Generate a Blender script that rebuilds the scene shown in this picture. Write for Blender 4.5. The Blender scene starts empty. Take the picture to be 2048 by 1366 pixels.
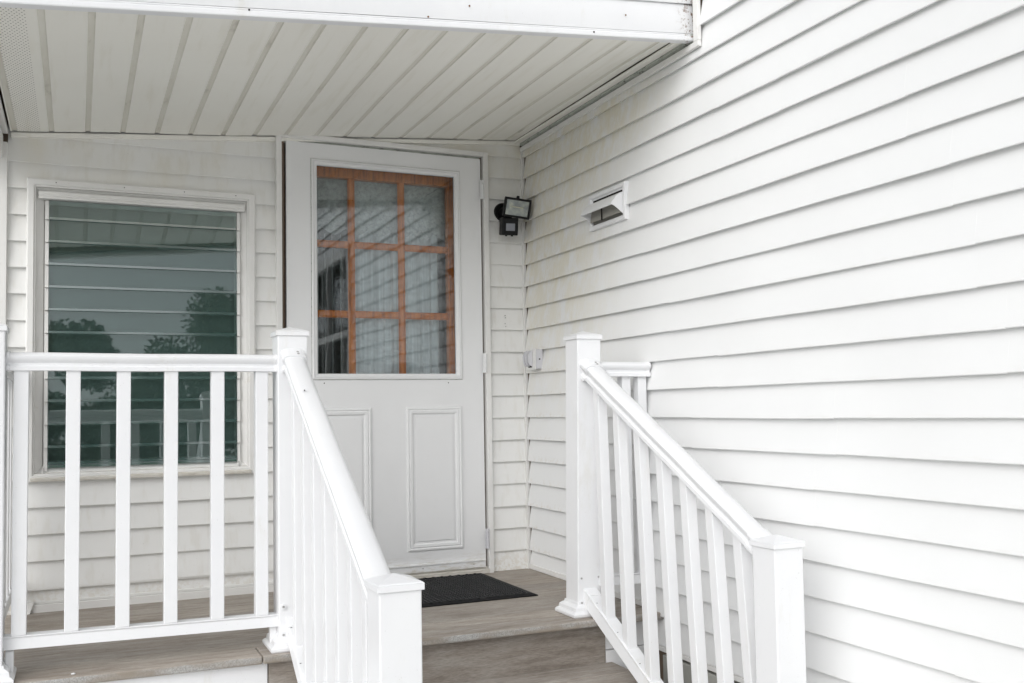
import bpy, bmesh, math, random
from mathutils import Vector, Matrix
random.seed(7)
S = bpy.context.scene
col = S.collection

# ------------------------------------------------------------------ camera
cd = bpy.data.cameras.new('camera'); cam = bpy.data.objects.new('camera', cd); col.objects.link(cam)
CX, CY, CZ = -2.0840, -4.4765, 0.7974
yaw, pitch, roll = 0.4208, 0.0491, -0.0164
fw = Vector((math.sin(yaw)*math.cos(pitch), math.cos(yaw)*math.cos(pitch), math.sin(pitch)))
r0 = Vector((math.cos(yaw), -math.sin(yaw), 0)); u0 = r0.cross(fw)
r = math.cos(roll)*r0 + math.sin(roll)*u0; u = -math.sin(roll)*r0 + math.cos(roll)*u0
M = Matrix((r, u, -fw)).transposed().to_4x4(); M.translation = (CX, CY, CZ)
cam.matrix_world = M
cd.sensor_width = 36; cd.lens = 36*1943.45/2048; cd.shift_y = 40.16/2048; cd.shift_x = 0
cd.clip_start = 0.05; cd.clip_end = 600
S.camera = cam

# ------------------------------------------------------------------ world, sun, exposure
W = bpy.data.worlds.new('World'); S.world = W; W.use_nodes = True
nt = W.node_tree; nt.nodes.clear()
sun_dir = Vector((-0.62, -0.55, 0.52)).normalized()
el = math.asin(sun_dir.z); az = math.atan2(sun_dir.x, sun_dir.y)
sk = nt.nodes.new('ShaderNodeTexSky'); sk.sky_type = 'NISHITA'; sk.sun_disc = False
sk.sun_elevation = el; sk.sun_rotation = az; sk.air_density = 1.0; sk.dust_density = 4.0; sk.ozone_density = 1.0
hs = nt.nodes.new('ShaderNodeHueSaturation'); hs.inputs['Saturation'].default_value = 0.15
bg = nt.nodes.new('ShaderNodeBackground'); bg.inputs['Strength'].default_value = 0.085
ow = nt.nodes.new('ShaderNodeOutputWorld')
nt.links.new(sk.outputs[0], hs.inputs['Color']); nt.links.new(hs.outputs[0], bg.inputs['Color']); nt.links.new(bg.outputs[0], ow.inputs[0])
ld = bpy.data.lights.new('sun', 'SUN'); ld.energy = 1.5; ld.angle = math.radians(86); ld.color = (0.955, 0.975, 1)
so = bpy.data.objects.new('sun', ld); col.objects.link(so)
so.rotation_euler = sun_dir.to_track_quat('Z', 'Y').to_euler()
S.view_settings.view_transform = 'Standard'; S.view_settings.look = 'None'
S.view_settings.gamma = 1; S.view_settings.use_curve_mapping = False
S.view_settings.exposure = 0.31
S.cycles.max_bounces = 10; S.cycles.diffuse_bounces = 5; S.cycles.transparent_max_bounces = 24
S.cycles.glossy_bounces = 4

# ------------------------------------------------------------------ materials
def ramp(nt, fac, stops):
    n = nt.nodes.new('ShaderNodeValToRGB'); e = n.color_ramp.elements
    while len(e) < len(stops): e.new(.5)
    for i, (p, c) in enumerate(stops):
        e[i].position = p; e[i].color = (*c, 1) if len(c) == 3 else c
    nt.links.new(fac, n.inputs[0]); return n.outputs[0]
def mth(nt, op, a, b=None, clamp=False):
    n = nt.nodes.new('ShaderNodeMath'); n.operation = op; n.use_clamp = clamp
    for i, v in enumerate((a, b)):
        if v is None: continue
        if isinstance(v, (int, float)): n.inputs[i].default_value = v
        else: nt.links.new(v, n.inputs[i])
    return n.outputs[0]
def rng(nt, v, a, b, c=0., d=1., smooth=True):
    n = nt.nodes.new('ShaderNodeMapRange'); n.interpolation_type = 'SMOOTHSTEP' if smooth else 'LINEAR'
    nt.links.new(v, n.inputs[0])
    for i, x in enumerate((a, b, c, d)): n.inputs[i+1].default_value = x
    return n.outputs[0]
def mix(nt, f, a, b, blend='MIX'):
    n = nt.nodes.new('ShaderNodeMix'); n.data_type = 'RGBA'; n.blend_type = blend
    for s, v in ((n.inputs[0], f), (n.inputs[6], a), (n.inputs[7], b)):
        if isinstance(v, (int, float)): s.default_value = v
        elif isinstance(v, tuple): s.default_value = (*v, 1)
        else: nt.links.new(v, s)
    return n.outputs[2]
def coords(nt, scale=(1, 1, 1), rot=(0, 0, 0), src='Position'):
    if src == 'Position':
        g = nt.nodes.new('ShaderNodeNewGeometry').outputs['Position']
    else: g = nt.nodes.new('ShaderNodeTexCoord').outputs[src]
    m = nt.nodes.new('ShaderNodeMapping'); m.inputs['Scale'].default_value = scale; m.inputs['Rotation'].default_value = rot
    nt.links.new(g, m.inputs[0]); return m.outputs[0]
def noise(nt, vec, sc, detail=4, rough=.55):
    n = nt.nodes.new('ShaderNodeTexNoise'); n.inputs['Scale'].default_value = sc
    n.inputs['Detail'].default_value = detail; n.inputs['Roughness'].default_value = rough
    nt.links.new(vec, n.inputs['Vector']); return n.outputs[0]
def sep(nt):
    g = nt.nodes.new('ShaderNodeNewGeometry'); s = nt.nodes.new('ShaderNodeSeparateXYZ')
    nt.links.new(g.outputs['Position'], s.inputs[0]); return s.outputs
def bump(nt, h, strength, dist, b):
    n = nt.nodes.new('ShaderNodeBump'); n.inputs['Strength'].default_value = strength; n.inputs['Distance'].default_value = dist
    nt.links.new(h, n.inputs['Height']); nt.links.new(n.outputs[0], b.inputs['Normal'])
MATS = {}
def mat(name, color, rough=.5, spec=.5, metal=0., fn=None):
    m = bpy.data.materials.new(name); m.use_nodes = True; t = m.node_tree
    b = t.nodes['Principled BSDF']
    b.inputs['Base Color'].default_value = (*color, 1); b.inputs['Roughness'].default_value = rough
    b.inputs['Specular IOR Level'].default_value = spec; b.inputs['Metallic'].default_value = metal
    if fn: fn(t, b)
    MATS[name] = m; return m
def col_in(t, b, c): t.links.new(c, b.inputs['Base Color'])

def fn_back(t, b):
    v = coords(t, (1, 1, 1)); P = sep(t)
    n1 = noise(t, v, 2.2, 5); n2 = noise(t, coords(t, (14, 14, 3)), 2.0, 4); n3 = noise(t, v, 60, 3)
    base = ramp(t, n1, [(.3, (.80, .80, .785)), (.7, (.83, .83, .815))])
    base = mix(t, mth(t, 'MULTIPLY', rng(t, n2, .5, .75), .35), base, (.66, .64, .58))
    grime = mth(t, 'MULTIPLY', rng(t, P[2], 1.45, 2.15), rng(t, noise(t, coords(t, (2, 2, 1)), 1.6, 4), .42, .68))
    base = mix(t, mth(t, 'MULTIPLY', grime, .6), base, (.72, .665, .52))
    low = mth(t, 'MULTIPLY', rng(t, P[2], .14, .0), rng(t, n3, .45, .6))
    base = mix(t, mth(t, 'MULTIPLY', low, .35), base, (.55, .48, .36))
    sp = rng(t, noise(t, v, 150, 2), .72, .76)
    base = mix(t, mth(t, 'MULTIPLY', sp, .3), base, (.4, .36, .3))
    col_in(t, b, base)
    bump(t, noise(t, coords(t, (6, 6, 120)), 4, 4), .12, .0012, b)
mat('vinyl_back', (.7, .7, .68), .5, .35, fn=fn_back)

def fn_side(t, b):
    v = coords(t); P = sep(t)
    n1 = noise(t, v, 1.7, 5); n2 = noise(t, coords(t, (1, 5.5, 2.6), (math.radians(38), 0, 0)), 2.2, 7, .72)
    base = ramp(t, n1, [(.3, (.785, .79, .79)), (.7, (.815, .82, .82))])
    # mildew under the porch roof, thinning out to the open side
    reach = mth(t, 'SUBTRACT', P[1], mth(t, 'MULTIPLY', mth(t, 'SUBTRACT', P[2], 1.0), -.75))
    m1 = rng(t, P[1], -1.15, -.35); m2 = rng(t, P[2], .55, 1.6)
    up = mth(t, 'MULTIPLY', rng(t, P[2], 1.75, 2.05), rng(t, P[1], -1.5, -.9))
    area = mth(t, 'ADD', mth(t, 'MULTIPLY', m1, m2), up, True)
    stain = mth(t, 'MULTIPLY', area, rng(t, n2, .36, .60))
    base = mix(t, mth(t, 'MULTIPLY', stain, .62), base, (.71, .66, .51))
    n4 = noise(t, coords(t, (1, 40, 4), (math.radians(52), 0, 0)), 2.2, 6, .75)
    st2 = mth(t, 'MULTIPLY', area, rng(t, n4, .53, .66))
    base = mix(t, mth(t, 'MULTIPLY', st2, .36), base, (.66, .58, .42))
    # brown speckles along the lower laps next to the corner
    lap = mth(t, 'FRACT', mth(t, 'DIVIDE', mth(t, 'ADD', P[2], .1243+1.1), .11))
    sp = mth(t, 'MULTIPLY', rng(t, lap, .35, .0), rng(t, P[1], -.75, -.25))
    sp = mth(t, 'MULTIPLY', sp, rng(t, noise(t, v, 45, 4, .7), .5, .62))
    base = mix(t, mth(t, 'MULTIPLY', sp, .3), base, (.58, .50, .38))
    far = mth(t, 'MULTIPLY', rng(t, lap, .22, .0), rng(t, noise(t, coords(t, (1, 3, 20)), 5, 4), .5, .7))
    base = mix(t, mth(t, 'MULTIPLY', far, .18), base, (.66, .64, .58))
    col_in(t, b, base)
    bump(t, noise(t, coords(t, (6, 6, 120)), 4, 4), .12, .0012, b)
mat('vinyl_side', (.8, .8, .8), .48, .35, fn=fn_side)

def fn_soff(t, b):
    v = coords(t); n1 = noise(t, v, 2.0, 5)
    base = ramp(t, n1, [(.3, (.86, .845, .79)), (.7, (.885, .875, .825))])
    n2 = noise(t, coords(t, (9, .8, 3)), 3, 5)
    base = mix(t, mth(t, 'MULTIPLY', rng(t, n2, .52, .74), .3), base, (.72, .69, .59))
    col_in(t, b, base); bump(t, noise(t, coords(t, (60, 5, 60)), 4, 3), .08, .001, b)
mat('soffit', (.72, .70, .63), .5, .35, fn=fn_soff)
def fn_groove(t, b):
    n2 = noise(t, coords(t, (6, 1.6, 3)), 3, 5)
    col_in(t, b, ramp(t, n2, [(.35, (.74, .725, .665)), (.60, (.70, .68, .61)), (.68, (.58, .56, .50)), (.8, (.48, .47, .44))]))
mat('soffit_groove', (.6, .57, .5), .55, .3, fn=fn_groove)
def fn_perf(t, b):
    fn_soff(t, b); P = sep(t)
    s = .0135
    yy = mth(t, 'DIVIDE', P[1], s); row = mth(t, 'FLOOR', yy)
    sh = mth(t, 'MULTIPLY', mth(t, 'MODULO', mth(t, 'ADD', row, 400), 2), .5)
    fx = mth(t, 'SUBTRACT', mth(t, 'FRACT', mth(t, 'ADD', mth(t, 'DIVIDE', mth(t, 'ADD', P[0], 5), s), sh)), .5)
    fy = mth(t, 'SUBTRACT', mth(t, 'FRACT', mth(t, 'ADD', yy, 400)), .5)
    d = mth(t, 'SQRT', mth(t, 'ADD', mth(t, 'MULTIPLY', fx, fx), mth(t, 'MULTIPLY', fy, fy)))
    hole = rng(t, d, .20, .14); band = mth(t, 'MULTIPLY', rng(t, P[0], -2.226, -2.230), rng(t, P[0], -2.338, -2.334))
    base = b.inputs['Base Color'].links[0].from_socket
    col_in(t, b, mix(t, mth(t, 'MULTIPLY', hole, band), base, (.10, .085, .07)))
mat('soffit_perforated', (.7, .7, .6), .5, .35, fn=fn_perf)

def fn_rail(t, b):
    v = coords(t); n = noise(t, v, 6, 4)
    base = ramp(t, n, [(.35, (.765, .77, .785)), (.7, (.785, .79, .80))])
    sp = rng(t, noise(t, v, 90, 3), .70, .78)
    base = mix(t, mth(t, 'MULTIPLY', sp, .16), base, (.6, .58, .52))
    g1 = rng(t, noise(t, coords(t, (1, 1, .25)), 9, 6, .72), .56, .72)
    base = mix(t, mth(t, 'MULTIPLY', g1, .28), base, (.62, .60, .53))
    g2 = rng(t, noise(t, v, 230, 2), .735, .76)
    base = mix(t, mth(t, 'MULTIPLY', g2, .5), base, (.35, .32, .28))
    P = sep(t)
    endm = mth(t, 'MULTIPLY', mth(t, 'MULTIPLY', rng(t, P[0], -.10, -.02), rng(t, P[2], 2.10, 2.13)), rng(t, P[1], -1.3, -1.45))
    base = mix(t, mth(t, 'MULTIPLY', endm, rng(t, noise(t, v, 70, 4, .75), .52, .60)), base, (.22, .14, .10))
    col_in(t, b, base)
    bump(t, noise(t, v, 40, 2), .03, .001, b)
mat('vinyl_rail', (.83, .83, .84), .32, .4, fn=fn_rail)
def fn_trim(t, b):
    v = coords(t); n = noise(t, v, 5, 5)
    base = ramp(t, n, [(.3, (.74, .735, .715)), (.7, (.80, .795, .78))])
    d = rng(t, noise(t, v, 22, 5, .7), .58, .72)
    col_in(t, b, mix(t, mth(t, 'MULTIPLY', d, .22), base, (.58, .53, .42)))
mat('trim_paint', (.78, .775, .76), .5, .35, fn=fn_trim)
def fn_door(t, b):
    v = coords(t); n = noise(t, v, 3, 5); P = sep(t)
    base = ramp(t, n, [(.3, (.78, .785, .79)), (.7, (.81, .815, .82))])
    d = mth(t, 'MULTIPLY', rng(t, P[2], .14, .03), rng(t, noise(t, coords(t, (4, 4, 20)), 5, 5, .7), .45, .65))
    base = mix(t, mth(t, 'MULTIPLY', d, .5), base, (.50, .45, .36))
    s2 = rng(t, noise(t, v, 70, 3), .70, .75)
    col_in(t, b, mix(t, mth(t, 'MULTIPLY', s2, .15), base, (.5, .48, .42)))
    bump(t, noise(t, v, 130, 3), .06, .0006, b)
mat('door_paint', (.75, .75, .745), .42, .4, fn=fn_door)
def fn_sill(t, b):
    n = noise(t, coords(t, (3, 20, 20)), 5, 5, .7)
    col_in(t, b, ramp(t, n, [(.35, (.70, .685, .65)), (.55, (.58, .55, .49)), (.75, (.36, .325, .28))]))
mat('dirty_sill', (.6, .55, .45), .6, .3, fn=fn_sill)
def fn_aged(t, b):
    n = noise(t, coords(t, (6, 9, 30)), 4, 6, .7)
    col_in(t, b, ramp(t, n, [(.36, (.13, .13, .12)), (.43, (.40, .42, .38)), (.7, (.50, .52, .48))]))
mat('aged_channel', (.45, .47, .43), .6, .3, fn=fn_aged)
mat('dark_gap', (.03, .028, .025), .9, .1)
mat('brown_gap', (.16, .12, .09), .8, .2)

def fn_deck(t, b, gain=1.13):
    v = coords(t, (1.6, 14, 14)); g = noise(t, v, 3.2, 7, .68)
    w = noise(t, coords(t, (1, 2.5, 2.5)), 2.6, 4)
    g2 = noise(t, coords(t, (12, 160, 160)), 3, 3, .7)
    f = mth(t, 'ADD', mth(t, 'MULTIPLY', g, .6), mth(t, 'MULTIPLY', w, .4))
    base = ramp(t, f, [(.36, (.27, .235, .20)), (.5, (.39, .352, .312)), (.62, (.47, .44, .40))])
    base = mix(t, rng(t, g2, .42, .62), base, mix(t, 1., base, (.76, .75, .74), 'MULTIPLY'))
    sp = rng(t, noise(t, coords(t), 260, 2), .62, .72)
    base = mix(t, mth(t, 'MULTIPLY', sp, .35), base, (.40, .38, .36))
    oi = t.nodes.new('ShaderNodeObjectInfo').outputs['Random']
    base = mix(t, 1., base, ramp(t, oi, [(.0, (.86, .86, .87)), (1., (1., .985, .97))]), 'MULTIPLY')
    dark = rng(t, noise(t, coords(t, (2, 40, 40)), 2.2, 6, .7), .56, .68)
    base = mix(t, mth(t, 'MULTIPLY', dark, .35), base, (.17, .145, .12))
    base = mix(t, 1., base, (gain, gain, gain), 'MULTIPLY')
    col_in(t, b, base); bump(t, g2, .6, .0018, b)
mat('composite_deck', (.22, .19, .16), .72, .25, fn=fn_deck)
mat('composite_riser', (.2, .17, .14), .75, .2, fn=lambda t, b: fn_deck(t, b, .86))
def fn_edge(t, b):
    g = noise(t, coords(t, (60, 60, 60)), 3, 4, .8); w = noise(t, coords(t, (1.5, 5, 5)), 3, 4)
    base = ramp(t, g, [(.35, (.22, .22, .215)), (.65, (.50, .495, .48))])
    col_in(t, b, mix(t, rng(t, w, .35, .65), base, (.26, .225, .185))); bump(t, g, .5, .001, b)
mat('worn_edge', (.27, .26, .25), .8, .2, fn=fn_edge)
def fn_rub(t, b):
    P = sep(t)
    a = mth(t, 'ABSOLUTE', mth(t, 'SUBTRACT', mth(t, 'FRACT', mth(t, 'MULTIPLY', mth(t, 'ADD', P[0], P[1]), 60)), .5))
    c = mth(t, 'ABSOLUTE', mth(t, 'SUBTRACT', mth(t, 'FRACT', mth(t, 'MULTIPLY', mth(t, 'SUBTRACT', P[0], P[1]), 60)), .5))
    h = mth(t, 'MAXIMUM', a, c)
    col_in(t, b, ramp(t, h, [(.3, (.006, .006, .007)), (.5, (.07, .07, .075))]))  # mesh ridges paler: their highlights are put into the colour
    bump(t, h, .9, .004, b)
mat('rubber', (.02, .02, .021), .62, .3, fn=fn_rub)
mat('rubber_plain', (.012, .012, .013), .6, .15)
mat('black_plastic', (.006, .006, .0065), .45, .25)
def fn_lens(t, b):
    n = noise(t, coords(t), 30, 3); P = sep(t)
    col_in(t, b, ramp(t, n, [(.3, (.22, .24, .25)), (.5, (.34, .37, .36)), (.7, (.50, .52, .45))]))
mat('lamp_lens', (.3, .3, .3), .2, .7, fn=fn_lens)
mat('reflector', (.6, .6, .5), .35, .5, .6)
mat('sensor_lens', (.23, .24, .27), .3, .5)
mat('grey_plastic', (.62, .62, .65), .5, .4)
mat('vent_inside', (.33, .32, .29), .7, .2)
mat('steel', (.45, .44, .43), .4, .5, .8)
mat('rust', (.16, .08, .04), .8, .2)
mat('nail', (.02, .018, .016), .6, .3)
def fn_conc(t, b):
    n = noise(t, coords(t), 5, 7, .65)
    col_in(t, b, ramp(t, n, [(.3, (.31, .31, .285)), (.7, (.43, .43, .40))])); bump(t, noise(t, coords(t), 60, 5), .4, .003, b)
mat('concrete', (.36, .36, .34), .85, .2, fn=fn_conc)
mat('bounce_concrete', (.70, .70, .685), .9, .2)
def fn_wood(t, b):
    v = coords(t, (26, 26, 2.2)); n = noise(t, v, 3, 5, .6)
    col_in(t, b, ramp(t, n, [(.3, (.36, .095, .010)), (.5, (.64, .185, .020)), (.75, (.80, .27, .035))]))
mat('orange_wood', (.55, .2, .06), .35, .5, fn=fn_wood)
def fn_curt(t, b):
    n = noise(t, coords(t, (30, 30, 1)), 3, 4)
    col_in(t, b, ramp(t, n, [(.3, (.50, .50, .50)), (.7, (.72, .72, .72))]))
mat('curtain_cloth', (.62, .62, .62), .9, .1, fn=fn_curt)
mat('curtain_shade', (.12, .125, .125), .9, .1)
mat('interior', (.16, .16, .15), .9, .1)
mat('blind_slat', (.80, .84, .80), .5, .4)
mat('blind_cord', (.02, .02, .02), .8, .2)
mat('glass_edge', (.07, .14, .13), .08, 1.); MATS['glass_edge'].node_tree.nodes['Principled BSDF'].inputs['IOR'].default_value = 2.6
mat('attic_wood', (.05, .04, .03), .9, .1)
def fn_grass(t, b):
    n = noise(t, coords(t), 3, 8, .7)
    col_in(t, b, ramp(t, n, [(.3, (.035, .06, .02)), (.7, (.08, .11, .04))]))
mat('grass', (.05, .08, .03), .9, .1, fn=fn_grass)
def fn_leaf(t, b):
    n = noise(t, coords(t), 2.5, 4)
    col_in(t, b, ramp(t, n, [(.3, (.06, .085, .035)), (.7, (.12, .155, .07))]))
mat('leaf', (.05, .08, .03), .6, .3, fn=fn_leaf)
mat('bark', (.09, .07, .05), .9, .1)
def fn_roof(t, b):
    n = noise(t, coords(t), 40, 4, .7); col_in(t, b, ramp(t, n, [(.3, (.05, .05, .05)), (.7, (.12, .115, .11))]))
mat('shingle_roof', (.08, .08, .08), .9, .2, fn=fn_roof)

def glass(name, ior, tint, wob, rgh=.0):
    m = bpy.data.materials.new(name); m.use_nodes = True; t = m.node_tree; t.nodes.clear()
    o = t.nodes.new('ShaderNodeOutputMaterial'); mx = t.nodes.new('ShaderNodeMixShader')
    tr = t.nodes.new('ShaderNodeBsdfTransparent'); tr.inputs[0].default_value = (*tint, 1)
    gl = t.nodes.new('ShaderNodeBsdfGlossy'); gl.inputs['Roughness'].default_value = rgh; gl.inputs[0].default_value = (.95, .98, 1, 1)
    fr = t.nodes.new('ShaderNodeFresnel'); fr.inputs[0].default_value = ior
    bp = t.nodes.new('ShaderNodeBump'); bp.inputs['Strength'].default_value = wob; bp.inputs['Distance'].default_value = .02
    t.links.new(noise(t, coords(t), 3.2, 2), bp.inputs['Height']); t.links.new(bp.outputs[0], gl.inputs['Normal'])
    t.links.new(fr.outputs[0], mx.inputs[0]); t.links.new(tr.outputs[0], mx.inputs[1]); t.links.new(gl.outputs[0], mx.inputs[2])
    t.links.new(mx.outputs[0], o.inputs[0]); MATS[name] = m; return m
glass('storm_glass', 1.55, (.95, .96, .96), .035)
glass('louvre_glass', 2.1, (.84, .93, .91), .006, .014)
glass('clear_glass', 1.5, (.92, .95, .95), .0)
def veil(name, color, alpha, sc, stretch=(1, 1, 1)):
    m = bpy.data.materials.new(name); m.use_nodes = True; t = m.node_tree; t.nodes.clear()
    o = t.nodes.new('ShaderNodeOutputMaterial'); mx = t.nodes.new('ShaderNodeMixShader')
    tr = t.nodes.new('ShaderNodeBsdfTransparent'); df = t.nodes.new('ShaderNodeBsdfDiffuse'); df.inputs[0].default_value = (*color, 1)
    f = rng(t, noise(t, coords(t, stretch), sc, 3, .8), .3, .7, alpha-.22, alpha+.22, False)
    t.links.new(f, mx.inputs[0]); t.links.new(tr.outputs[0], mx.inputs[1]); t.links.new(df.outputs[0], mx.inputs[2])
    t.links.new(mx.outputs[0], o.inputs[0]); MATS[name] = m
veil('screen_mesh', (.66, .70, .68), .60, 400)
veil('lace', (.75, .75, .73), .55, 55)
veil('sheer', (.97, .98, 1.), .74, 22, (1, 1, .03))
veil('sheer_dark', (.4, .42, .43), .06, 60)

# ------------------------------------------------------------------ mesh helpers
class MB:
    def __init__(s): s.v = []; s.f = []; s.m = []
    def add(s, vs, fs, mi=0):
        o = len(s.v); s.v += [tuple(q) for q in vs]; s.f += [tuple(o+i for i in f) for f in fs]; s.m += [mi]*len(fs); return s
    def box(s, x0, x1, y0, y1, z0, z1, mi=0):
        vs = [(x, y, z) for z in (z0, z1) for y in (y0, y1) for x in (x0, x1)]
        return s.add(vs, [(0, 2, 3, 1), (4, 5, 7, 6), (0, 1, 5, 4), (2, 6, 7, 3), (0, 4, 6, 2), (1, 3, 7, 5)], mi)
    def hexa(s, lo, hi, mi=0):   # lo, hi: 4 points each, ccw from above
        return s.add(list(lo)+list(hi), [(3, 2, 1, 0), (4, 5, 6, 7), (0, 1, 5, 4), (1, 2, 6, 5), (2, 3, 7, 6), (3, 0, 4, 7)], mi)
    def loops(s, L, closed=True, caps=True, mi=0):
        n = len(L[0]); o = len(s.v)
        for l in L: s.v += [tuple(q) for q in l]
        for i in range(len(L)-1):
            for j in range(n if closed else n-1):
                k = (j+1) % n; s.f.append((o+i*n+j, o+i*n+k, o+(i+1)*n+k, o+(i+1)*n+j)); s.m.append(mi)
        if caps and closed:
            s.f.append(tuple(o+j for j in range(n))[::-1]); s.m.append(mi)
            s.f.append(tuple(o+(len(L)-1)*n+j for j in range(n))); s.m.append(mi)
        return s
    def extrude(s, prof, p0, p1, up=(0, 0, 1), segs=1, wob=0., mi=0):
        p0 = Vector(p0); p1 = Vector(p1); t = (p1-p0).normalized(); sd = t.cross(Vector(up)).normalized(); n = sd.cross(t)
        L = []
        for i in range(segs+1):
            c = p0.lerp(p1, i/segs); w = n*(wob*math.sin(i*1.7))
            L.append([c+w+sd*a+n*b for a, b in prof])
        return s.loops(L, mi=mi)
    def disc(s, c, axis, r, h, n=16, r2=None, mi=0):
        c = Vector(c); a = Vector(axis).normalized(); e1 = a.orthogonal().normalized(); e2 = a.cross(e1)
        r2 = r if r2 is None else r2
        L = [[c+a*hh+(e1*math.cos(q*2*math.pi/n)+e2*math.sin(q*2*math.pi/n))*rr for q in range(n)] for hh, rr in ((0, r), (h, r2))]
        return s.loops(L, mi=mi)
    def ring(s, x0, x1, z0, z1, prof, mi=0):  # mitred moulding in an xz wall plane, prof = [(inset, y)]
        L = [[(x0+i, y, z0+i), (x1-i, y, z0+i), (x1-i, y, z1-i), (x0+i, y, z1-i)] for i, y in prof]
        return s.loops(L, caps=False, mi=mi)
def obj(name, mb, m, parent=None, bev=0., smooth=False, label=None, mats=None, ang=38):
    me = bpy.data.meshes.new(name); me.from_pydata(mb.v, [], mb.f)
    for q in (mats or [m]): me.materials.append(MATS[q])
    if mats: me.polygons.foreach_set('material_index', mb.m)
    b = bmesh.new(); b.from_mesh(me); bmesh.ops.recalc_face_normals(b, faces=b.faces); b.to_mesh(me); b.free()
    if smooth:
        me.polygons.foreach_set('use_smooth', [True]*len(me.polygons))
        try: me.set_sharp_from_angle(angle=math.radians(ang))
        except Exception: pass
    me.update()
    o = bpy.data.objects.new(name, me); col.objects.link(o)
    if parent: o.parent = parent
    if bev:
        q = o.modifiers.new('b', 'BEVEL'); q.width = bev; q.segments = 2; q.limit_method = 'ANGLE'; q.angle_limit = math.radians(35)
    if label: o['label'] = label
    return o
def tag(o, label, cat, group=None):
    o['label'] = label; o['category'] = cat
    if group: o['group'] = group
    return o
def thing(name, label, cat, loc=(0, 0, 0), group=None):
    # parts keep world coordinates; the empty stands at the thing's base
    o = bpy.data.objects.new(name, None); col.objects.link(o); o.location = loc; o.empty_display_size = .1
    return tag(o, label, cat, group)
def settle(root):
    off = Matrix.Translation(root.location).inverted()
    for c in root.children: c.matrix_parent_inverse = off
def struct(name, mb, m, **k):
    o = obj(name, mb, m, **k); o['kind'] = 'structure'; return o

E_ = .11                                   # lap exposure
ZL = lambda n: (6.87-n)*E_                 # height of lap line n (n grows downward)
zs = lambda x: 2.169+.0825*x               # underside of the sloping porch ceiling

# ------------------------------------------------------------------ ground
struct('ground', MB().box(-150, 150, -150, 60, -1.2, -.72), 'grass')
struct('bounce_slab', MB().box(-16, 5.5, -17, .0, -.76, -.716), 'bounce_concrete', bev=.01)  # unseen pale slab, added to bounce light up under the porch

# ------------------------------------------------------------------ clapboards
def prof_off(z, zb):                        # outward offset of the lap face at height z
    f = max(0, min(1.1, (z-zb)/E_)); return .0195-(.0195-.0015)*f
def wobble(s, n, a=.0017):
    return a*(math.sin(s*2.3+n*1.9)+.6*math.sin(s*5.1+n*3.7)+.35*math.sin(s*11.+n*7.3))
def board(mb, plane, n, s0, s1, zlo, zhi, mi=0, extra=0., step=.12):
    zb = ZL(n)
    k = max(1, int(abs(s1-s0)/step)); rows = []
    for i in range(k+1):
        s = s0+(s1-s0)*i/k; w = wobble(s, n)+extra; dz = .5*wobble(s+3, n+5, .0015)-extra*5
        pts = []
        if zlo <= zb+1e-6:
            pts += [(.0005, zb+.0055+dz), (.0185+w, zb+dz), (.0197+w, zb+.0022+dz)]
            lo = zb+.0025
        else:
            pts += [(.0005, zlo), (prof_off(zlo, zb)+w, zlo)]; lo = zlo
        mid = lo+(zhi-lo)*.5
        pts += [(prof_off(mid, zb)+w+.0006, mid), (prof_off(zhi, zb)+w*.3, zhi), (-.004, zhi)]
        rows.append([(s, -o, z) if plane == 'y' else (-o, s, z) for o, z in pts])
    mb.loops(rows, closed=False, caps=False, mi=mi)
    for rr in (rows[0], rows[-1]):         # end cuts
        mb.add(rr, [tuple(range(len(rr)))], mi)
def wall_boards(plane, root, n0, n1, spans, m, joints=None):
    for n in range(n0, n1):
        zb, zt = ZL(n), ZL(n)+E_+.0085; mb = MB()
        for (s0, s1, holes) in spans(n):
            cells = [(s0, s1, zb, zt)]
            for (h0, h1, hz0, hz1) in holes:
                nxt = []
                for (a, b, c, d) in cells:
                    if hz1 <= c or hz0 >= d or h1 <= a or h0 >= b: nxt.append((a, b, c, d)); continue
                    if a < h0: nxt.append((a, h0, c, d))
                    if h1 < b: nxt.append((h1, b, c, d))
                    if hz0 > c: nxt.append((max(a, h0), min(b, h1), c, hz0))
                    if hz1 < d: nxt.append((max(a, h0), min(b, h1), hz1, d))
                cells = nxt
            for (a, b, c, d) in cells:
                js = [j for j in (joints or {}).get(n, []) if a < j < b]
                cuts = [a]+js+[b]
                for i in range(len(cuts)-1):
                    board(mb, plane, n, cuts[i]-(.018 if i else 0), cuts[i+1], c, d, extra=.00035*(i % 2))
        if mb.v: obj('siding_board', mb, m, root, smooth=True, ang=14)

# back wall ---------------------------------------------------------
bw = thing('clapboard_wall', 'shaded off-white clapboard wall holding the window and the door', 'wall', (-1.2, .1, -.72), 'clapboard house walls')
HW = (-2.262, -1.372, .54, 1.775)
core = MB()
core.box(-2.50, -2.262, .004, .16, -.72, 3.9).box(-1.372, -1.215, .004, .16, -.72, 3.9).box(-.240, -.0, .004, .16, -.72, 3.9)
core.box(-2.262, -1.372, .004, .16, -.72, .54).box(-2.262, -1.372, .004, .16, 1.775, 3.9).box(-1.215, -.240, .004, .16, 2.062, 3.9).box(-1.215, -.240, .004, .16, -.72, -.004)
obj('wall_core', core, 'brown_gap', bw)
BOT = (-9, 9, -1, .0005)
wall_boards('y', bw, -15, 8, lambda n: [(-2.352, -1.262, [HW, BOT]), (-1.262, -.215, [(-1.3, -.2, -1, 2.084)]), (-.215, -.022, [BOT])], 'vinyl_back')
obj('corner_trim', MB().box(-.022, -.004, -.026, .0, -.001, 2.13), 'trim_paint', bw, bev=.002)
obj('corner_channel', MB().box(-.0035, .0, -.030, -.0, 0, 2.13), 'brown_gap', bw)
bt = MB().box(-2.25, -1.262, -.024, -.001, -.004, .032).box(-2.25, -1.262, -.019, -.001, .032, .044)
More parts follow.
